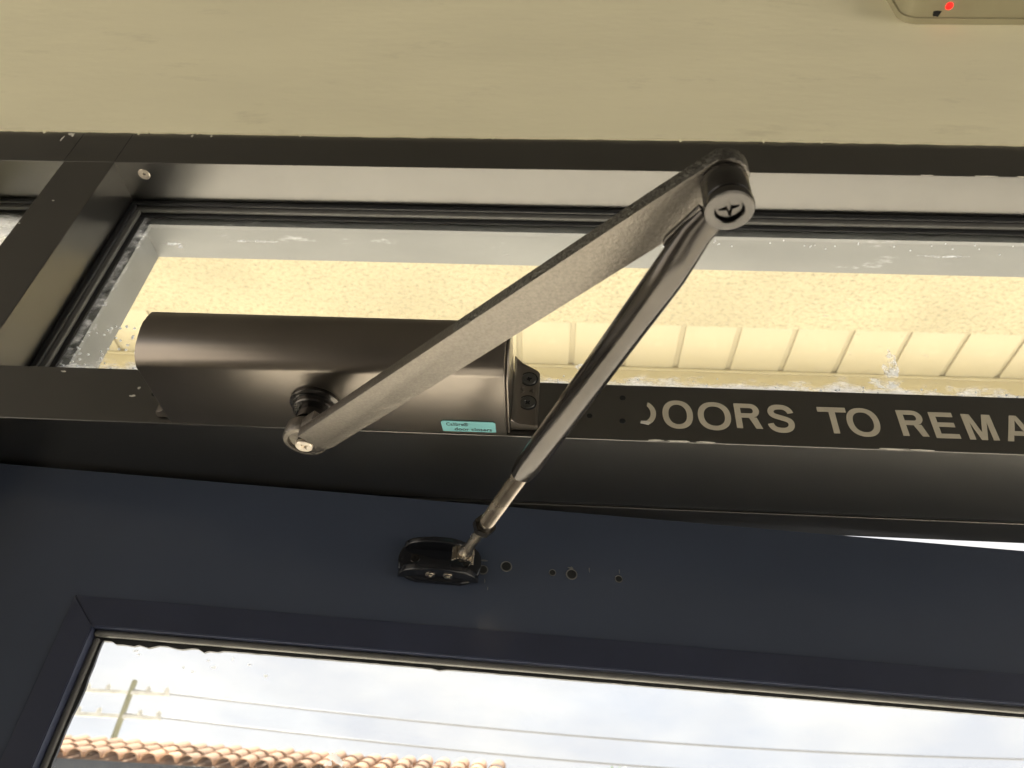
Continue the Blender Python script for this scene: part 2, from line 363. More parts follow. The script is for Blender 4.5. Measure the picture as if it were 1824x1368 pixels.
# glazing rails and gaskets of the toplights
def toplight(x0, x1, clear_left):
    # two-step bead: a black step, a grey groove, a black lip
    for nm, m_, d0, d1, t in (('glazing_bead','gasket',.0445,.0485,.0065), ('gasket','gasket_grey',.0486,.0535,.0105), ('glazing_lip','gasket',.0536,.0565,.0145)):
        obj(nm, box(x0,x1,d0,d1,ZH-t,ZH-.0004,.0015), M[m_], fr, smooth=True)
        obj(nm, box(x0,x0+t,d0,d1,ZT-.001,ZH-t,.0015), M[m_], fr, smooth=True)
        obj(nm, box(x1-t,x1,d0,d1,ZT-.001,ZH-t,.0015), M[m_], fr, smooth=True)
    obj('glass_pane', box(x0+.002,x1-.002,.0568,.0608,ZT-.004,ZH-.002), M['glass_top'], fr)
    obj('outer_bead', prism([(.0612,ZH-.004),(.0612,ZH-.0185),(.066,ZH-.0175),(.068,ZH-.004)],0,x0,x1), M['frame_out'], fr)
    obj('outer_bead', prism([(x0,.0612),(x0+.0185,.0612),(x0+.0175,.066),(x0,.068)],2,ZT-.002,ZH-.012), M['frame_out'], fr)
toplight(MX1, XR-.05, True)
toplight(XL+.05, MX0, False)
# dried water drops and paint flecks on the pane
random.seed(21); db = bmesh.new()
def drop(x, z, r, bm_):
    lathe([(r,.0004),(r*.95,-.0003),(r*.6,-.0008),(r*.2,-.0010)], (x,.0566,z), (0,1,0), 8, bm_)
for i in range(46):
    u = random.random()**1.5; z = 2.194+.052*u; drop(-.424+.10*random.random()*(1-.6*u)+.012*u, z, random.uniform(.0006,.0014), db)
for i in range(110): drop(random.uniform(-.36,.62), 2.1945+abs(random.gauss(0,.005)), random.uniform(.0005,.0012), db)
for i in range(40): drop(random.uniform(.02,.62), 2.385-abs(random.gauss(0,.009)), random.uniform(.0004,.0009), db)
for (x, z, rx, rz) in ((.268,2.207,.013,.006),(.274,2.216,.006,.010),(.279,2.232,.0035,.012),(-.383,2.359,.011,.0016),(-.37,2.3565,.004,.003),(.03,2.210,.012,.010),(-.30,2.366,.02,.0013),(.10,2.372,.03,.0013),(.36,2.366,.02,.0013)):
    obj('grime_smear', prism(blob(x,z,rx,rz,16,.35), 1, .0563, .0565), M['smear'], fr)
obj('water_droplets', db, M['drop'], fr, smooth=True, kind='stuff')
# screw in the head soffit
obj('screw', screw_bm((-.4124,.0133,ZH-.0010), (0,0,-1), .0058, .0010, cross=.42, twist=.4), M['screw'], fr, smooth=True)
# old screw holes in the transom face
def hole(x, z, r, parent, y=-.0003, rim=None, nm='screw_hole'):
    lathe_b = lathe([(r*.55,-.0006),(r*.9,0),(r,.0004)][::1], (x,y,z), (0,1,0), 16)
    return obj(nm, lathe([(r,.0005),(r*.95,0),(r*.9,-.0001)], (x,y,z), (0,1,0), 14), M['black'], parent)
for x, z, r in ((.0486,2.1368,.0022),(.0479,2.1162,.0022),(.0251,2.1197,.0021),(-.2895,2.1262,.0024)): hole(x,z,r,fr)
# lettering
LET = [('O',.0758,.0967,2.1112,2.1358),('O',.1001,.1227,2.1110,2.1354),('R',.1258,.1432,2.1136,2.1350),('S',.1474,.1661,2.1110,2.1350),
       ('T',.1828,.2021,2.1120,2.1343),('O',.2012,.2230,2.1100,2.1345),
       ('R',.2363,.2534,2.1120,2.1338),('E',.2579,.2738,2.1111,2.1330),('M',.2796,.2989,2.1108,2.1323),('A',.3039,.3245,2.1106,2.1323),('I',.3285,.3325,2.1106,2.1323),('N',.3385,.3560,2.1100,2.1320)]
def letter_bm(ch, x0, x1, z0, z1, s=.0041):
    bm = bmesh.new(); w, h = x1-x0, z1-z0; yf = -.0004
    def poly(out, holes=()):
        loops = [[Vector((p[0],p[1],0)) for p in out]]+[[Vector((p[0],p[1],0)) for p in hl] for hl in holes]
        flat = [p for lp in loops for p in lp]; tr = tessellate_polygon(loops)
        F = [bm.verts.new((p.x,yf,p.y)) for p in flat]; B = [bm.verts.new((p.x,yf+.00025,p.y)) for p in flat]
        for t in tr: bm.faces.new([F[i] for i in t]); bm.faces.new([B[i] for i in t][::-1])
        k = 0
        for lp in loops:
            n = len(lp)
            for i in range(n): bm.faces.new((F[k+i],F[k+(i+1)%n],B[k+(i+1)%n],B[k+i]))
            k += n
    def stroke(pts, sw=s):
        L, Rr = [], []
        for i, p in enumerate(pts):
            a, c = Vector(pts[max(i-1,0)]), Vector(pts[min(i+1,len(pts)-1)]); d = (c-a).normalized(); nn = Vector((-d.y,d.x))*sw/2
            L.append(Vector(p)+nn); Rr.append(Vector(p)-nn)
        poly(L+Rr[::-1])
    def el(rx, rz, a0=0, a1=360, n=40, cx=None, cz=None, e=.9):
        cx = x0+w/2 if cx is None else cx; cz = z0+h/2 if cz is None else cz; o = []
        for i in range(n+(0 if a1-a0==360 else 1)):
            a = R(a0+(a1-a0)*i/n); c_, s_ = math.cos(a), math.sin(a)
            o.append((cx+rx*math.copysign(abs(c_)**e,c_), cz+rz*math.copysign(abs(s_)**e,s_)))
        return o
    U = lambda u, v: (x0+u*w, z0+v*h)
    if ch == 'O': poly(el(w/2,h/2), [el(w/2-s, h/2-s*.9)])
    elif ch == 'T': poly([(x0,z1),(x1,z1),(x1,z1-s),(x0+w/2+s/2,z1-s),(x0+w/2+s/2,z0),(x0+w/2-s/2,z0),(x0+w/2-s/2,z1-s),(x0,z1-s)])
    elif ch == 'I': poly([(x0,z0),(x1,z0),(x1,z1),(x0,z1)])
    elif ch == 'E':
        m0 = z0+h*.52-s*.45; m1 = m0+s*.9; t = s*.9
        poly([(x0,z0),(x1,z0),(x1,z0+t),(x0+s,z0+t),(x0+s,m0),(x1-.001,m0),(x1-.001,m1),(x0+s,m1),(x0+s,z1-t),(x1-.0003,z1-t),(x1-.0003,z1),(x0,z1)])
    elif ch == 'N': poly([(x0,z0),(x0+s*.95,z0),(x0+s*.95,z1-s*1.7),(x1-s,z0),(x1,z0),(x1,z1),(x1-s*.95,z1),(x1-s*.95,z0+s*1.7),(x0+s,z1),(x0,z1)])
    elif ch == 'M':
        c_ = x0+w/2; poly([(x0,z0),(x0+s*.95,z0),(x0+s*.95,z1-s*1.6),(c_-s*.48,z0),(c_+s*.48,z0),(x1-s*.95,z1-s*1.6),(x1-s*.95,z0),(x1,z0),(x1,z1),(x1-s*1.35,z1),(c_,z0+s*1.5),(x0+s*1.35,z1),(x0,z1)])
    elif ch == 'A':
        c_ = x0+w/2; bz = z0+h*.22; bt = bz+s*.9; sl = (w/2-s*.55)/h
        poly([(x0,z0),(x0+s,z0),(x0+s+sl*h*.20,bz),(x1-s-sl*h*.20,bz),(x1-s,z0),(x1,z0),(c_+s*.55,z1),(c_-s*.55,z1)], [[(x0+s+sl*(bt-z0)*1.05,bt),(c_,z1-s*1.0),(x1-s-sl*(bt-z0)*1.05,bt)]])
    elif ch == 'R':
        br = h*.285; cz = z1-br; bx = x1-.0006-br
        bowl = [(x0+s*.9,z1)]+el(br,br,90,-90,16,bx,cz,1.0)+[(x0+s*.9,z1-2*br)]
        hole_ = [(x0+s*.9,z1-s*.9)]+el(br-s,br-s*.9,90,-90,16,bx,cz,1.0)+[(x0+s*.9,z1-2*br+s*.9)]
        lx = x0+w*.62
        out = [(x0,z0),(x0+s,z0),(x0+s,z1-2*br-.0001),(lx-s*.35,z1-2*br-.0001),(x1-s*1.05,z0),(x1,z0),(lx+s*.9,z1-2*br+.0003)]+el(br,br,-78,90,16,bx,cz,1.0)+[(x0,z1)]
        ins = [(x0+s,z1-s*.9)]+el(br-s,br-s*.9,90,-90,16,bx,cz,1.0)+[(x0+s,z1-2*br+s*.9)]
        poly(out, [ins])
    elif ch == 'S':
        C_ = [(.88,.70),(.83,.81),(.70,.895),(.50,.92),(.30,.89),(.185,.80),(.175,.69),(.26,.605),(.45,.545),(.64,.49),(.80,.42),(.845,.31),(.80,.185),(.66,.10),(.48,.08),(.29,.105),(.15,.19),(.095,.31)]
        P = [Vector(U(*c)) for c in C_]; fine = []
        for i in range(len(P)-1):
            a, b2, c2, d2 = P[max(i-1,0)], P[i], P[i+1], P[min(i+2,len(P)-1)]
            for k in range(3):
                t = k/3; fine.append(.5*((2*b2)+(c2-a)*t+(2*a-5*b2+4*c2-d2)*t*t+(3*b2-3*c2+d2-a)*t**3))
        fine.append(P[-1]); stroke(fine)
    return bm
for ch, x0, x1, z0, z1 in LET:
    obj('letter_'+ch.lower(), letter_bm(ch,x0,x1,z0,z1), M['letter'], fr)
# torn remains of the letter D
arc = []; n = 14
for i in range(n+1):
    a = R(62-128*i/n); arc.append((.0615+.0098*math.cos(a), 2.1236+.0108*math.sin(a)))
for i in range(n, -1, -1):
    a = R(50-112*i/n); arc.append((.0610+.0066*math.cos(a), 2.1238+.0080*math.sin(a)))
obj('letter_d', prism(arc, 1, -.0006, -.0002), M['letter'], fr, label='torn letter D with only its right curve left')
obj('letter_d_flap', prism([(.0600,2.1142),(.0655,2.1130),(.0668,2.1150),(.0640,2.1158),(.0603,2.1158)],1,-.0018,-.0008), M['chip'], fr, label='curled vinyl flap below the torn letter')
# paint chips
random.seed(11)
def chip(cx, cz, rx, rz, y=-.0003, nm='paint_chip', parent=fr, m_='chip'):
    obj(nm, prism(blob(cx,cz,rx,rz), 1, y, y+.0003), M[m_], parent)
for c in ((-.303,2.1310,.0012,.0010),(-.3045,2.1235,.0022,.0009),(-.2855,2.1345,.0016,.0016),(-.283,2.1385,.0008,.0016),(-.3665,2.1445,.0018,.0006),
          (.0700,2.1010,.006,.0005),(.086,2.1008,.009,.00055),(.104,2.1008,.006,.0005),(.226,2.1007,.010,.0005),(.246,2.1007,.007,.0004),
          (.392,2.4130,.010,.0005),(.425,2.4130,.008,.0007),(.336,2.4130,.006,.0004),(-.5015,2.4602,.0032,.0016),(-.508,2.452,.0008,.004),(-.4995,2.4575,.0010,.0014),(-.375,2.4600,.0009,.0020),(-.355,2.4602,.0008,.0016),(-.470,2.35,.0012,.0008),(-.486,2.316,.0008,.0006)):
    chip(*c)

# ------------------------------------------------------------------ the door, standing slightly ajar
HX, HY = -.434, .109-.085*.634
DM = math.atan(.085); dc, ds = math.cos(DM), math.sin(DM)
door = thing('door', (HX,HY,.01), 'navy charcoal door with glazed panel, standing slightly ajar', 'door')
door.rotation_euler = (0,0,DM)
# everything below is written in door-local coordinates: x along the leaf, y into its thickness, z above its foot
def dobj(nm, bm, m_, parent=door, label=None, smooth=False, kind=None):
    bmesh.ops.recalc_face_normals(bm, faces=bm.faces)
    me = bpy.data.meshes.new(nm); bm.to_mesh(me); bm.free(); me.materials.append(M[m_])
    if smooth:
        me.polygons.foreach_set('use_smooth', [True]*len(me.polygons)); me.set_sharp_from_angle(angle=R(35))
    o = bpy.data.objects.new(nm, me); COL.objects.link(o); o.parent = parent
    if label: o['label'] = label
    if kind: o['kind'] = kind
    return o
DW, DH, DT = 1.60, 2.087, .042
GX0, GX1, GZ1 = .1375, 1.45, 1.9625     # clear glass edges
BW = .0262
GZ0 = .22
X0, X1, Z1, Z0 = GX0-BW, GX1+BW, GZ1+BW, GZ0-BW
lf = box(X0,X1,0,DT,Z1,DH); box(0,X0,0,DT,0,DH,bm=lf); box(X1,DW,0,DT,0,DH,bm=lf); box(X0,X1,0,DT,0,Z0,bm=lf)
dobj('door_leaf', lf, 'door')
# mitred glazing beads: flat face, small step down to the gasket
def bead(p_out0, p_out1, p_in0, p_in1, y_o, y_i, th=-.0095):
    bm = bmesh.new()
    v = [bm.verts.new((p[0], y, p[1])) for p, y in ((p_out0,y_o),(p_out1,y_o),(p_in1,y_i),(p_in0,y_i))]
    wv = [bm.verts.new((p[0], y, p[1])) for p, y in ((p_out0,th+.02),(p_out1,th+.02),(p_in1,th+.02),(p_in0,th+.02))]
    bm.faces.new(v); bm.faces.new(wv[::-1])
    for i in range(4): bm.faces.new((v[i],wv[i],wv[(i+1)%4],v[(i+1)%4]))
    bmesh.ops.bevel(bm, geom=list(v[0].link_edges)+list(v[2].link_edges), offset=.0006, segments=2, affect='EDGES')
    return bm
g_ = .0004; BI = .0205; yo, yi = -.0016, -.0022
ox0,ox1,oz0,oz1 = X0+g_,X1-g_,Z0+g_,Z1-g_
ix0,ix1,iz0,iz1 = X0+BI,X1-BI,Z0+BI,Z1-BI
dobj('glazing_bead', bead((ox0,oz1),(ox1,oz1),(ix0,iz1),(ix1,iz1),yo,yi), 'door_bead')
dobj('glazing_bead', bead((ox0,oz0),(ox1,oz0),(ix0,iz0),(ix1,iz0),yo,yi), 'door_bead')
dobj('glazing_bead', bead((ox0-.0002,oz0),(ox0-.0002,oz1),(ix0,iz0),(ix0,iz1),yo-.0001,yi), 'door_bead')
dobj('glazing_bead', bead((ox1+.0002,oz0),(ox1+.0002,oz1),(ix1,iz0),(ix1,iz1),yo-.0001,yi), 'door_bead')
dobj('gasket', box(ix0,ix1,.0028,.0078,iz1-.0042,iz1-.0002,.0019,4), 'gasket_grey', smooth=True)
dobj('gasket', box(ix0,ix0+.0038,.0060,.0100,iz0,iz1-.0045,.0012,3), 'gasket_grey', smooth=True)
dobj('gasket', box(ix1-.0038,ix1,.0060,.0100,iz0,iz1-.0045,.0012,3), 'gasket', smooth=True)
dobj('gasket', box(ix0,ix1,.0060,.0100,iz0,iz0+.0038,.0012,3), 'gasket', smooth=True)
# ragged black sealant edge on the glass under the top gasket
random.seed(5)
pts = [(ix0,iz1-.001)]; x = ix0
low = []
while x < ix1:
    d = random.uniform(-.00012,.00012)
    if x < ix0+.11 and random.random() < .35: d -= random.uniform(.0008,.0022)
    elif random.random() < .02: d -= .0010
    low.append((x, GZ1+d)); x += random.uniform(.003,.007)
pts = [(ix0,iz1-.001)]+low+[(ix1,iz1-.001)]
dobj('sealant', prism(pts, 1, .0085, .0110), 'gasket')
pts = [(ix0,iz0),(ix0,iz1)]; z = iz1; side = []
while z > iz0:
    side.append((GX0+random.uniform(-.0004,.0004)+(.0008 if random.random()<.06 else 0), z)); z -= random.uniform(.005,.012)
dobj('sealant', prism(pts+side, 1, .0086, .0110), 'gasket')
dobj('glass_pane', box(ix0-.004,ix1+.004,.0112,.0172,iz0-.004,iz1+.004), 'glass_door')
for (x, z, r) in ((.305,1.9035,.0035),(.309,1.9010,.0028),(.302,1.8995,.0022)):
    dobj('cobweb_smudge', prism(blob(x,z,r,r*.8,13,.5), 1, .0108, .0110), 'drop')
random.seed(33)
for i in range(9):
    dobj('paint_speck', prism(blob(GX0+.02+random.random()*.10, GZ1-.003-random.random()*.012, random.uniform(.0008,.002), random.uniform(.0006,.0012),9,.5), 1, .0108, .0110), 'drop')
def dloc(x, z, y=0):   # world x,z on the door face -> door-local
    return ((x-HX)/dc, y, z-.01)
def ring_hole(x, z, r):
    c = dloc(x, z)
    rim = dobj('screw_hole', lathe([(r*1.28,.0002),(r*1.18,-.0005),(r*1.0,-.0003),(r*.85,.0003)], (c[0],0,c[2]), (0,1,0), 18), 'gasket_grey', smooth=True)
    dobj('hole_core', lathe([(r*.98,.0002),(r*.98,-.00035),(r*.9,-.0004)], (c[0],0,c[2]), (0,1,0), 14), 'black', parent=rim)
for x, z, r in ((-.0308,2.0472,.0034),(.0030,2.0454,.0021),(.0170,2.0453,.0034),(.0514,2.0448,.0023),(-.0475,2.043,.0030)): ring_hole(x,z,r)
def scuff(x, z, rx, rz):
    c = dloc(x, z); dobj('paint_scuff', prism(blob(c[0],c[2],rx,rz,9,.4),1,-.0002,.0001), 'gasket_grey')
for a in ((.0165,2.0505,.002,.0008),(.030,2.0495,.0004,.0022),(-.047,2.0505,.0022,.0006),(-.0455,2.0345,.0004,.002),(-.043,2.029,.0004,.0016),(.0520,2.0505,.0003,.002)): scuff(*a)

# ------------------------------------------------------------------ the door closer
dcl = thing('door_closer', (-.15,0,2.1), 'dark bronze overhead door closer with folding arm on the transom', 'door closer')
BX0, BX1 = -.2682, -.0312
prof = [(-.0004,2.1012),(-.0004,2.1006),(-.0600,2.1002),(-.0625,2.1006),(-.0670,2.1036),(-.0708,2.1090),(-.0731,2.1155),(-.0741,2.1225),(-.0743,2.1275),(-.0738,2.1325),(-.0718,2.1385),(-.0678,2.1428),(-.0610,2.1470),(-.0520,2.1500),(-.038,2.1522),(-.0004,2.1530)]
obj('body_cover', prism(prof, 0, BX0, BX1, .0008, 2), M['closer'], dcl, smooth=True)
# cast body end standing out of the cover, with the flange and its two screws
def sidecap(x0, x1, nm):
    pr = [(-.0006,2.1020),(-.0560,2.1020),(-.0625,2.1062),(-.0675,2.1140),(-.0695,2.1240),(-.0690,2.1320),(-.0630,2.1400),(-.0500,2.1455),(-.0006,2.1475)]
    return obj(nm, prism(pr, 0, x0, x1, .0012, 3), M['closer'], dcl, smooth=True)
sidecap(BX1+.0001, BX1+.0022, 'end_cap'); sidecap(BX0-.0016, BX0-.0001, 'end_cap')
def flange(xa, xb, nm):
    # foot plate tapered towards the outer edge, with a web up the end cap
    bm = bmesh.new(); s = 1 if xb > xa else -1
    xm = xa+(xb-xa)*.12
    sect = [(xa, -.0150),(xm,-.0100),(xa+(xb-xa)*.3,-.0078),(xb-s*.0015,-.0068),(xb,-.0050),(xb,-.0004),(xa,-.0004)]
    lo = [bm.verts.new((x,y,2.1040+ (0.0 if i<2 else .0008))) for i,(x,y) in enumerate(sect)]
    hi = [bm.verts.new((x,y,2.1620-(abs(x-xa)/abs(xb-xa))*.0085)) for x,y in sect]
    bm.faces.new(lo); bm.faces.new(hi[::-1]); n = len(sect)
    for i in range(n): bm.faces.new((lo[i],hi[i],hi[(i+1)%n],lo[(i+1)%n]))
    bmesh.ops.bevel(bm, geom=list(bm.edges), offset=.0007, segments=2, affect='EDGES')
    f = obj(nm, bm, M['closer'], dcl, smooth=True)
    xc = xa+(xb-xa)*.58
    for z, tw in ((2.1452,.3),(2.1238,.8)):
        rc = obj('countersink', lathe([(.0064,.0009),(.0064,-.0001),(.0057,-.0002),(.0055,.0002)], (xc,-.0077,z), (0,1,0), 28), M['black'], f, smooth=True)
        obj('screw', screw_bm((xc,-.0081,z), (0,-1,0), .0054, .001, cross=.5, depth=.0018, twist=tw), M['screw_dark'], f, smooth=True)
    return f
flange(BX1+.0023, -.0105, 'mounting_flange')
flange(BX0-.0017, -.2795, 'mounting_flange')
# cast numerals between the screws
for s, x in (('5',-.0242),('4',-.0172)):
    obj('cast_mark', fit_text(text_bm(s,.01), (x,-.0078,2.1322), (1,0,0), (0,0,1), .0032, .0050, .0004, (0,-1,0)), M['closer'], dcl)
# sticker under the cover
lab = obj('sticker', prism([(-.0748,-.0038),(-.0757,-.0135),(-.0745,-.0152),(-.0405,-.0152),(-.0388,-.0140),(-.0386,-.0038)][::-1], 2, 2.0996, 2.1000), M['label'], dcl)
def under_text(s, x0, y, w, h, par):
    # read from below with the wall behind it: letters run along +x, tops towards the viewer (-y)
    obj('print', fit_text(text_bm(s,.012), (x0, y, 2.09955), (1,0,0), (0,-1,0), w, h, .00008, (0,0,-1)), M['ink'], par)
under_text('Calibre\u00ae', -.0722, -.0102, .0150, .0036, lab)
under_text('door closers', -.0668, -.0050, .0255, .0034, lab)
# spindle, its collar, boss, arm
SX, SY = -.1575, -.029
obj('spindle_collar', lathe([(.0172,.0002),(.0172,-.0022),(.0158,-.0034),(.0142,-.0036),(.0142,-.0072),(.0135,-.0080),(.0100,-.0082),(.0100,-.0160)], (SX,SY,2.1), (0,0,1), 40), M['steel_dark'], dcl, smooth=True)
EX, EY, ZA = .0661, -.2349, 2.062
ad = Vector((EX-SX, EY-SY, 0)); AL = ad.length; ad.normalize(); an = Vector((-ad.y, ad.x, 0))   # an points away from the viewer side
def arm_pt(s, t): p = Vector((SX,SY,0))+ad*s+an*t; return (p.x,p.y)
HWA = .0108
# main bar: flat, from just past the boss to the elbow where it ends in a half round
out_ = [arm_pt(.0095,-HWA), ]
for i in range(0,17):
    a = R(-90+180*i/16); out_.append(arm_pt(AL+math.cos(a)*.0142, math.sin(a)*.0142))
# blend from bar width to the wider eye
out_ = [arm_pt(.010,-HWA), arm_pt(AL*.5,-HWA), arm_pt(AL-.030,-HWA+.0002), arm_pt(AL-.010,-HWA+.0006)]
for i in range(0,17):
    a = R(-80+160*i/16); out_.append(arm_pt(AL+math.cos(a)*.0104, math.sin(a)*.0104))
out_ += [arm_pt(AL-.010,HWA-.0006), arm_pt(AL-.030,HWA-.0002), arm_pt(AL*.5,HWA), arm_pt(.018,HWA), arm_pt(.0125,HWA-.0012), arm_pt(.0098,HWA-.005)]
ma = obj('main_arm', prism(out_, 2, ZA, ZA+.0078, .0009, 2), M['arm'], dcl, smooth=True)
ma.data.materials.append(M['arm_edge'])
for p in ma.data.polygons:
    if abs(p.normal.z) < .5 and (Vector((p.center.x-.15-SX, p.center.y-SY, 0)).dot(ad)) > AL*.62: p.material_index = 1
# boss round the spindle: a thinner eye with a raised rim, set above the bar's face
bm = lathe([(.0120,.0185),(.0140,.0165),(.0146,.0120),(.0146,.0075),(.0138,.0062),(.0112,.0058),(.0105,.0078),(.0075,.0080)], (SX,SY,ZA), (0,0,1), 40)
prism([arm_pt(.000,-.0108),arm_pt(.022,-.0106),arm_pt(.022,.0106),arm_pt(.000,.0108)], 2, ZA+.0070, ZA+.0152, .001, 2, bm)
obj('arm_boss', bm, M['arm'], ma, smooth=True)
obj('boss_lug', prism([arm_pt(-.004,.004),arm_pt(.012,.0005),arm_pt(.015,.008),arm_pt(.004,.0125),arm_pt(-.003,.0095)], 2, ZA+.0042, ZA+.0068, .0008, 2), M['closer'], ma, smooth=True)
obj('spindle_screw_shank', lathe([(.0052,.0100),(.0052,.0046)], (SX,SY,ZA), (0,0,1), 24), M['steel_dark'], ma, smooth=True)
obj('spindle_screw', screw_bm((SX,SY,ZA+.0026), (0,0,-1), .0056, .0022, cross=.55, depth=.0018, twist=.5), M['screw'], ma, smooth=True)
# elbow knuckle hanging below the arm's eye
KR = .0098
kn = obj('knuckle', lathe([(KR*.80,.0004),(KR*.80,-.0010),(KR*.93,-.0012),(KR*.965,-.0018),(KR*.965,-.0142),(KR*.93,-.0148),(KR*.86,-.0149),(KR*.86,-.0158),(KR*.97,-.0160),(KR,-.0165),(KR,-.0190),(KR*.97,-.0197),(KR*.90,-.0200),(KR*.60,-.0200),(KR*.57,-.0196),(KR*.57,-.0130),(0,-.0128)], (EX,EY,ZA), (0,0,1), 56), M['steel_dark'], dcl, smooth=True)
obj('knuckle_screw', screw_bm((EX,EY,ZA-.0178), (0,0,-1), KR*.55, .002, cross=.74, depth=.0030, twist=.3), M['steel_dark'], kn, smooth=True)
# forearm: flattened ears at the knuckle, bent tube, crimped end, threaded rod, lock nut, rod end
def lerp(a,b,t): return tuple(a[i]+(b[i]-a[i])*t for i in range(3))
K = (EX,EY,2.0490); T0 = (.0560,-.2200,2.0470); T1 = (.0470,-.2010,2.0430); T2 = (-.0175,-.0420,2.0425); S = (-.0620,.0690,2.0420)
path = [(.0610,-.2270,2.0485),T0,(.0510,-.2100,2.0445),T1,lerp(T1,T2,.10),lerp(T1,T2,.2),lerp(T1,T2,.5),lerp(T1,T2,.86),lerp(T1,T2,.94),T2]
sec = [(.0066,.0034,2.8),(.0072,.0038,2.6),(.0078,.0050,2.4),(.0081,.0063,2.2),(.0080,.0073,2.1),(.0079,.0077,2),(.0078,.0078,2),(.0078,.0078,2),(.0077,.0066,2.4),(.0066,.0056,2.6)]
fa = obj('forearm_tube', sweep(path, sec, 32), M['tube'], dcl, smooth=True)
tong = []
A_, B_ = Vector((.0475,-.2140)), Vector((.0600,-.2290)); dd = (B_-A_).normalized(); nn_ = Vector((-dd.y,dd.x))
for i in range(13):
    q = R(90+180*i/12); tong.append(tuple(A_+dd*math.cos(q)*.0042+nn_*math.sin(q)*.0042))
tong += [tuple(B_-nn_*.0062), tuple(B_+nn_*.0062)]
obj('forearm_ear', prism(tong, 2, 2.0475, 2.0497, .0007, 3), M['tube'], fa, smooth=True)
rd = Vector(S)-Vector(T2); RL = rd.length; rd.normalize()
# real screw thread: helical ridges as close rings
TH = .062; prof_t = []; h = -.004
while h < TH:
    prof_t += [(.0042,h),(.0051,h+.0007)]; h += .0015
prof_t += [(.0044,TH+.0005),(.0048,TH+.0007),(.0048,TH+.0035)]
tr = obj('threaded_rod', lathe(prof_t, T2, rd, 24), M['steel'], dcl)
Pn = Vector(T2)+rd*(TH+.0035)
nutb = bmesh.new(); u, v = frame_of(rd); ring0, ring1, ri0, ri1 = [],[],[],[]
for i in range(6):
    a = R(60*i+12); d_ = u*math.cos(a)+v*math.sin(a)
    ring0.append(nutb.verts.new(Pn+d_*.0078)); ring1.append(nutb.verts.new(Pn+rd*.0068+d_*.0078))
nutb.faces.new(ring0[::-1]); nutb.faces.new(ring1)
for i in range(6): nutb.faces.new((ring0[i],ring0[(i+1)%6],ring1[(i+1)%6],ring1[i]))
bmesh.ops.bevel(nutb, geom=list(nutb.edges), offset=.0007, segments=2, affect='EDGES')
obj('lock_nut', nutb, M['steel_dark'], tr, smooth=True)
obj('rod_end', lathe([(.0036,0),(.0037,.030),(.0044,.034),(.0050,.036),(.0054,.040),(.0048,.0445)], Pn+rd*.0068, rd, 20), M['steel'], tr, smooth=True)
# splined pivot that sits between the shoe's lugs
spl = bmesh.new(); Pp = Pn+rd*.051
for i in range(9):
    a = R(-75+150*i/8); d_ = (-rd)*math.cos(a)+Vector((rd.y,-rd.x,0)).normalized()*math.sin(a)
    q = Pp + d_*.0075
    box(q.x-.0008,q.x+.0008,q.y-.0008,q.y+.0008,q.z-.0058,q.z+.0045,.0003,1,spl)
obj('pivot_spline', spl, M['steel'], tr)
# shoe on the door face (turned with the door)
sh_c = Vector((-.079,0,2.044)); face_y = HY+(sh_c.x-HX)*.085
shoe = obj('door_shoe', bm := bmesh.new() or bmesh.new(), M['shoe'], dcl)
bpy.data.objects.remove(shoe)
bm = bmesh.new()
prism(rrect(-.0300,.0300,-.0150,.0165,.0135,8), 1, -.0045, -.0002, .0015, 3, bm)
def lug(z0, z1, dep, w0, w1):
    pts = [(-w0,-.002)]+[(-w0*.2+ -w0*.8*math.cos(R(a)), -.002-dep*math.sin(R(a))) for a in range(0,91,15)][1:]+[(w1*.3+w1*.7*math.sin(R(a)), -.002-dep*math.cos(R(a))) for a in range(0,91,15)]
    prism(pts, 2, z0, z1, .0010, 3, bm)
lug(.0090,.0135,.0150,.0275,.0220)
lug(-.0130,-.0080,.0170,.0290,.0290)
for v_ in bm.verts:
    x, y, z = v_.co; v_.co = Vector((sh_c.x+x*dc-y*ds, face_y+x*ds+y*dc, sh_c.z+z))
shoe = obj('door_shoe', bm, M['shoe'], dcl, smooth=True)
for dx, dy in ((-.0050,-.0105),(.0075,-.0110)):
    obj('screw', screw_bm((sh_c.x+dx*dc-dy*ds, face_y+dx*ds+dy*dc, sh_c.z-.0139), (0,0,-1), .0036, .0012, cross=.5, depth=.001, twist=.3), M['steel'], shoe, smooth=True)
for dx in (-.018,.019):
    obj('screw', screw_bm((sh_c.x+dx*dc+.0050*ds, face_y+dx*ds-.0050*dc, sh_c.z+.0015), (0,-1,0), .0035, .0012, cross=.5, depth=.001, twist=.6), M['steel_dark'], shoe, smooth=True)

# ------------------------------------------------------------------ sensor box on the wall
sb = thing('sensor_box', (.50,-.0022,2.77), 'cream wall box with red light and small black hole, upper right', 'alarm box')
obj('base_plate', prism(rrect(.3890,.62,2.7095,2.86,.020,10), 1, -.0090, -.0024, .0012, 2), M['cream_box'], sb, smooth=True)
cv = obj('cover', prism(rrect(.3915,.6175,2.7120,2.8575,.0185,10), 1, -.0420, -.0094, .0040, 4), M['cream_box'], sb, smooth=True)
obj('status_light', lathe([(.0040,.0012),(.0040,-.0008),(.0022,-.0018)], (.4370,-.0225,2.7119), (0,0,1), 18), M['led'], cv, smooth=True)
obj('bottom_hole', prism(blob(.4262,-.0140,.0046,.0040,12,.25), 2, 2.7116, 2.7121), M['black'], cv)

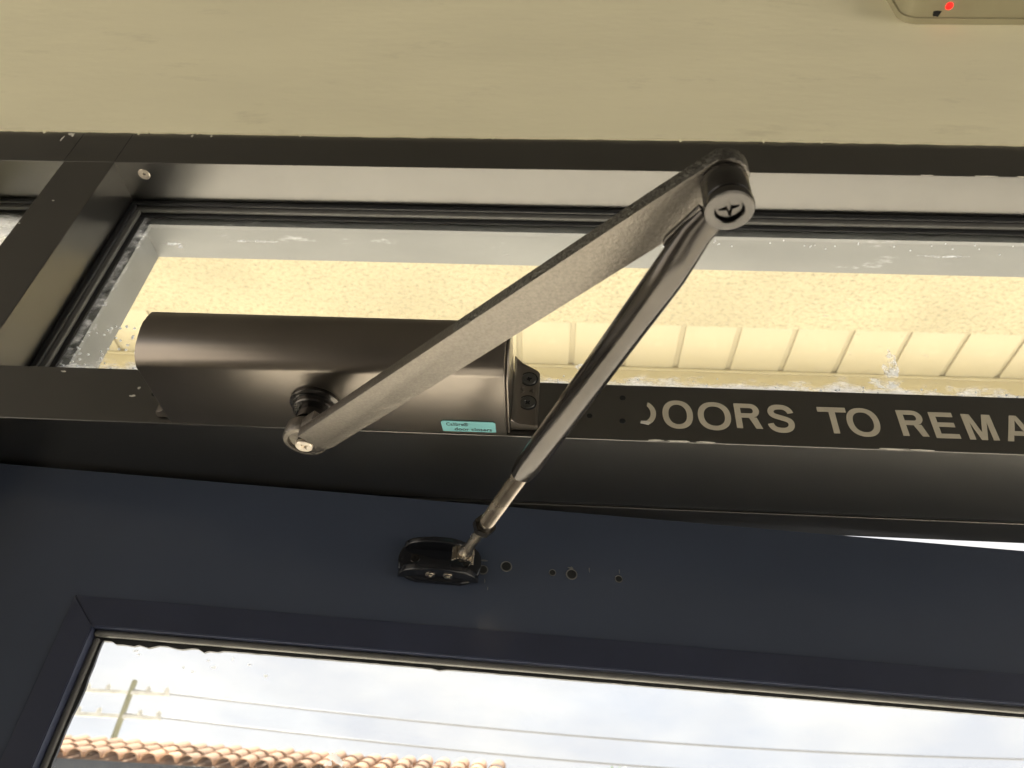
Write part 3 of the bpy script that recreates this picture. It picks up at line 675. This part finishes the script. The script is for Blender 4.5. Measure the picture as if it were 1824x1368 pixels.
# ------------------------------------------------------------------ outside: roughcast beam soffit, boarded ceiling, fascia
CZ = 3.5
ou = thing('porch_ceiling', (0,.8,CZ), 'cream roughcast and boarded porch ceiling outside the toplight', 'ceiling')
obj('roughcast_panel', box(-3.2,3.4,.1200,1.3095,CZ,CZ+.12), M['stucco'], ou)
bd = None; x = -3.2
bw = .1753
k = 0
x0 = .413-bw*20
while x0 < 3.3:
    if bd is None:
        bd = obj('board', box(0,bw-.016,1.3105,1.5235,CZ+.006,CZ+.0145,.004,2), M['ceiling'], ou, loc=(0,0,0), smooth=True); first = bd
        bd.location = Vector((x0,0,0))-base_of(ou)
    else: dup(bd, ou, (x0,0,0))
    x0 += bw
obj('board_backing', box(-3.2,3.4,1.3100,1.5600,CZ+.0150,CZ+.12), M['ceiling'], ou)
obj('fascia', box(-3.2,3.4,1.5240,1.5600,CZ-.16,CZ+.0145,.003), M['ceiling'], ou)
obj('fascia_moulding', box(-3.2,3.4,1.5170,1.5238,CZ-.005,CZ+.005,.002), M['ceiling'], ou)
for sx in (-3.0, 3.2):
    obj('post', box(sx-.06,sx+.06,1.40,1.5160,0,CZ-.006,.004), M['ceiling'], ou)

# ------------------------------------------------------------------ far house with barrel tiles
hs = thing('house', (-5,12,0), 'far house roof with terracotta barrel tiles over a dark gutter', 'house')
EYR, EZ, PIT = 12.0, 4.415, R(22)
tl_ = .46
def tile_bm():
    b = bmesh.new(); n = 8; r0, r1, t = .140, .118, .018
    rings = []
    for yy, r in ((0,r0),(tl_,r1)):
        o_ = [b.verts.new((r*math.cos(math.pi*i/n), yy, r*math.sin(math.pi*i/n)*.85)) for i in range(n+1)]
        i_ = [b.verts.new(((r-t)*math.cos(math.pi*i/n), yy, (r-t)*math.sin(math.pi*i/n)*.85)) for i in range(n+1)]
        rings.append((o_, i_))
    (o0,i0),(o1,i1) = rings
    for i in range(n):
        b.faces.new((o0[i],o0[i+1],o1[i+1],o1[i])); b.faces.new((i0[i+1],i0[i],i1[i],i1[i+1])); b.faces.new((o0[i+1],o0[i],i0[i],i0[i+1])); b.faces.new((o1[i],o1[i+1],i1[i+1],i1[i]))
    for a in (0, n): b.faces.new((o0[a],o1[a],i1[a],i0[a]))
    return b
tn = M['tile'].node_tree; oi = tn.nodes.new('ShaderNodeObjectInfo'); pp = tn.nodes['Principled BSDF']
src = pp.inputs['Base Color'].links[0].from_socket; mr = tn.nodes.new('ShaderNodeMapRange'); mr.inputs[3].default_value = .62; mr.inputs[4].default_value = 1.18
sc_ = tn.nodes.new('ShaderNodeVectorMath'); sc_.operation = 'SCALE'
tn.links.new(oi.outputs['Random'], mr.inputs[0]); tn.links.new(src, sc_.inputs[0]); tn.links.new(mr.outputs[0], sc_.inputs['Scale']); tn.links.new(sc_.outputs[0], pp.inputs['Base Color'])
proto = None; random.seed(2)
for c in range(-1, 29):
    for r in range(3):
        x = -8.9 + c*.292; s = r*.40-.06; y = EYR + s*math.cos(PIT); z = EZ + s*math.sin(PIT)+.02+r*.004
        if proto is None:
            proto = obj('roof_tile', tile_bm(), M['tile'], hs, loc=(0,0,0), smooth=True); o = proto; o.location = Vector((x,y,z))-base_of(hs)
        else: o = dup(proto, hs, (x,y,z))
        o.rotation_euler = (PIT+random.uniform(-.03,.03), random.uniform(-.04,.04), random.uniform(-.04,.04))
obj('roof_deck', prism([(EYR,EZ-.02),(EYR+1.15,EZ+1.15*math.tan(PIT)-.02),(EYR+2.6,EZ-.14),(EYR,EZ-.14)], 0, -9.3, -.4), M['tile'], hs)
obj('gutter', box(-9.4,-.3,EYR-.10,EYR-.02,EZ-.30,EZ-.04,.02,3), M['gutter'], hs, smooth=True)
obj('fascia', box(-9.35,-1.25,EYR-.015,EYR+.05,EZ-.40,EZ-.03), M['gutter'], hs)
obj('wall', box(-9.1,-1.5,EYR+.3,EYR+2.4,0,EZ-.145), M['render'], hs)
for wx in (-7.6,-4.6):
    wf = obj('window', box(wx,wx+1.2,EYR+.27,EYR+.30,2.2,3.5,.01), M['gutter'], hs)
    obj('pane', box(wx+.08,wx+1.12,EYR+.26,EYR+.268,2.28,3.42), M['shoe'], wf)

# ------------------------------------------------------------------ power pole and cables
pl = thing('utility_pole', (-10.96,20,0), 'slim timber power pole rising behind the tiled roof', 'power pole')
obj('pole', lathe([(.12,0),(.09,4),(.070,8.02),(.06,8.05)], (-10.96,20,0), (0,0,1), 16), M['pole'], pl, smooth=True)
for z in (7.72,7.12):
    ca = obj('crossarm', box(-12.2,-9.9,19.94,20.02,z-.05,z+.05,.01), M['pale'], pl)
    for x in (-12.15,-11.6,-10.5,-10.0):
        obj('insulator', lathe([(.05,0),(.07,.04),(.05,.07),(.065,.1),(.03,.14)], (x,19.98,z+.05), (0,0,1), 12), M['pale'], ca, smooth=True)
labels = ['uppermost grey cable running right from the pole top', 'middle grey cable running right from the lower crossarm', 'lowest grey cable, just above the tiled roof']
for (z0, z1), lb in zip(((7.80,7.95),(7.20,7.35),(6.55,6.75)), labels):
    pts = []
    for i in range(25):
        t = i/24; pts.append((-10.9+31*t, 19.98+1.0*t, z0+(z1-z0)*t-.5*math.sin(math.pi*t)))
    tag(obj('power_cable', sweep(pts, [(.024,.024,2)]*25, 8), M['cable'], smooth=True, loc=(-10.9,19.98,z0)), lb, 'cable', 'power cables from the pole')

# ------------------------------------------------------------------ tree whose tip just shows
tr_ = thing('tree', (2.25,24,0), 'green treetop whose tip just shows in the door glass', 'tree')
obj('trunk', lathe([(.22,0),(.16,2.5),(.08,5.0),(.02,7.0)], (2.25,24,0), (0,0,1), 10), M['bark'], tr_, smooth=True)
random.seed(9); b = bmesh.new()
for c in range(60):
    a = random.uniform(0,6.28); h = random.uniform(3.0,7.25); rr = (7.6-h)*.42*math.sqrt(random.random())
    c0 = Vector((2.25+rr*math.cos(a), 24+rr*math.sin(a), h))
    for k in range(34):
        d_ = Vector((random.gauss(0,.16),random.gauss(0,.16),random.gauss(0,.13))); p = c0+d_
        u_ = Vector((random.uniform(-1,1),random.uniform(-1,1),random.uniform(-1,1))).normalized()*.07; q = u_.cross(Vector((random.uniform(-1,1),random.uniform(-1,1),.3))).normalized()*.03
        vv = [b.verts.new(p-u_),b.verts.new(p+q),b.verts.new(p+u_),b.verts.new(p-q)]; b.faces.new(vv)
obj('crown', b, M['leaf'], tr_)
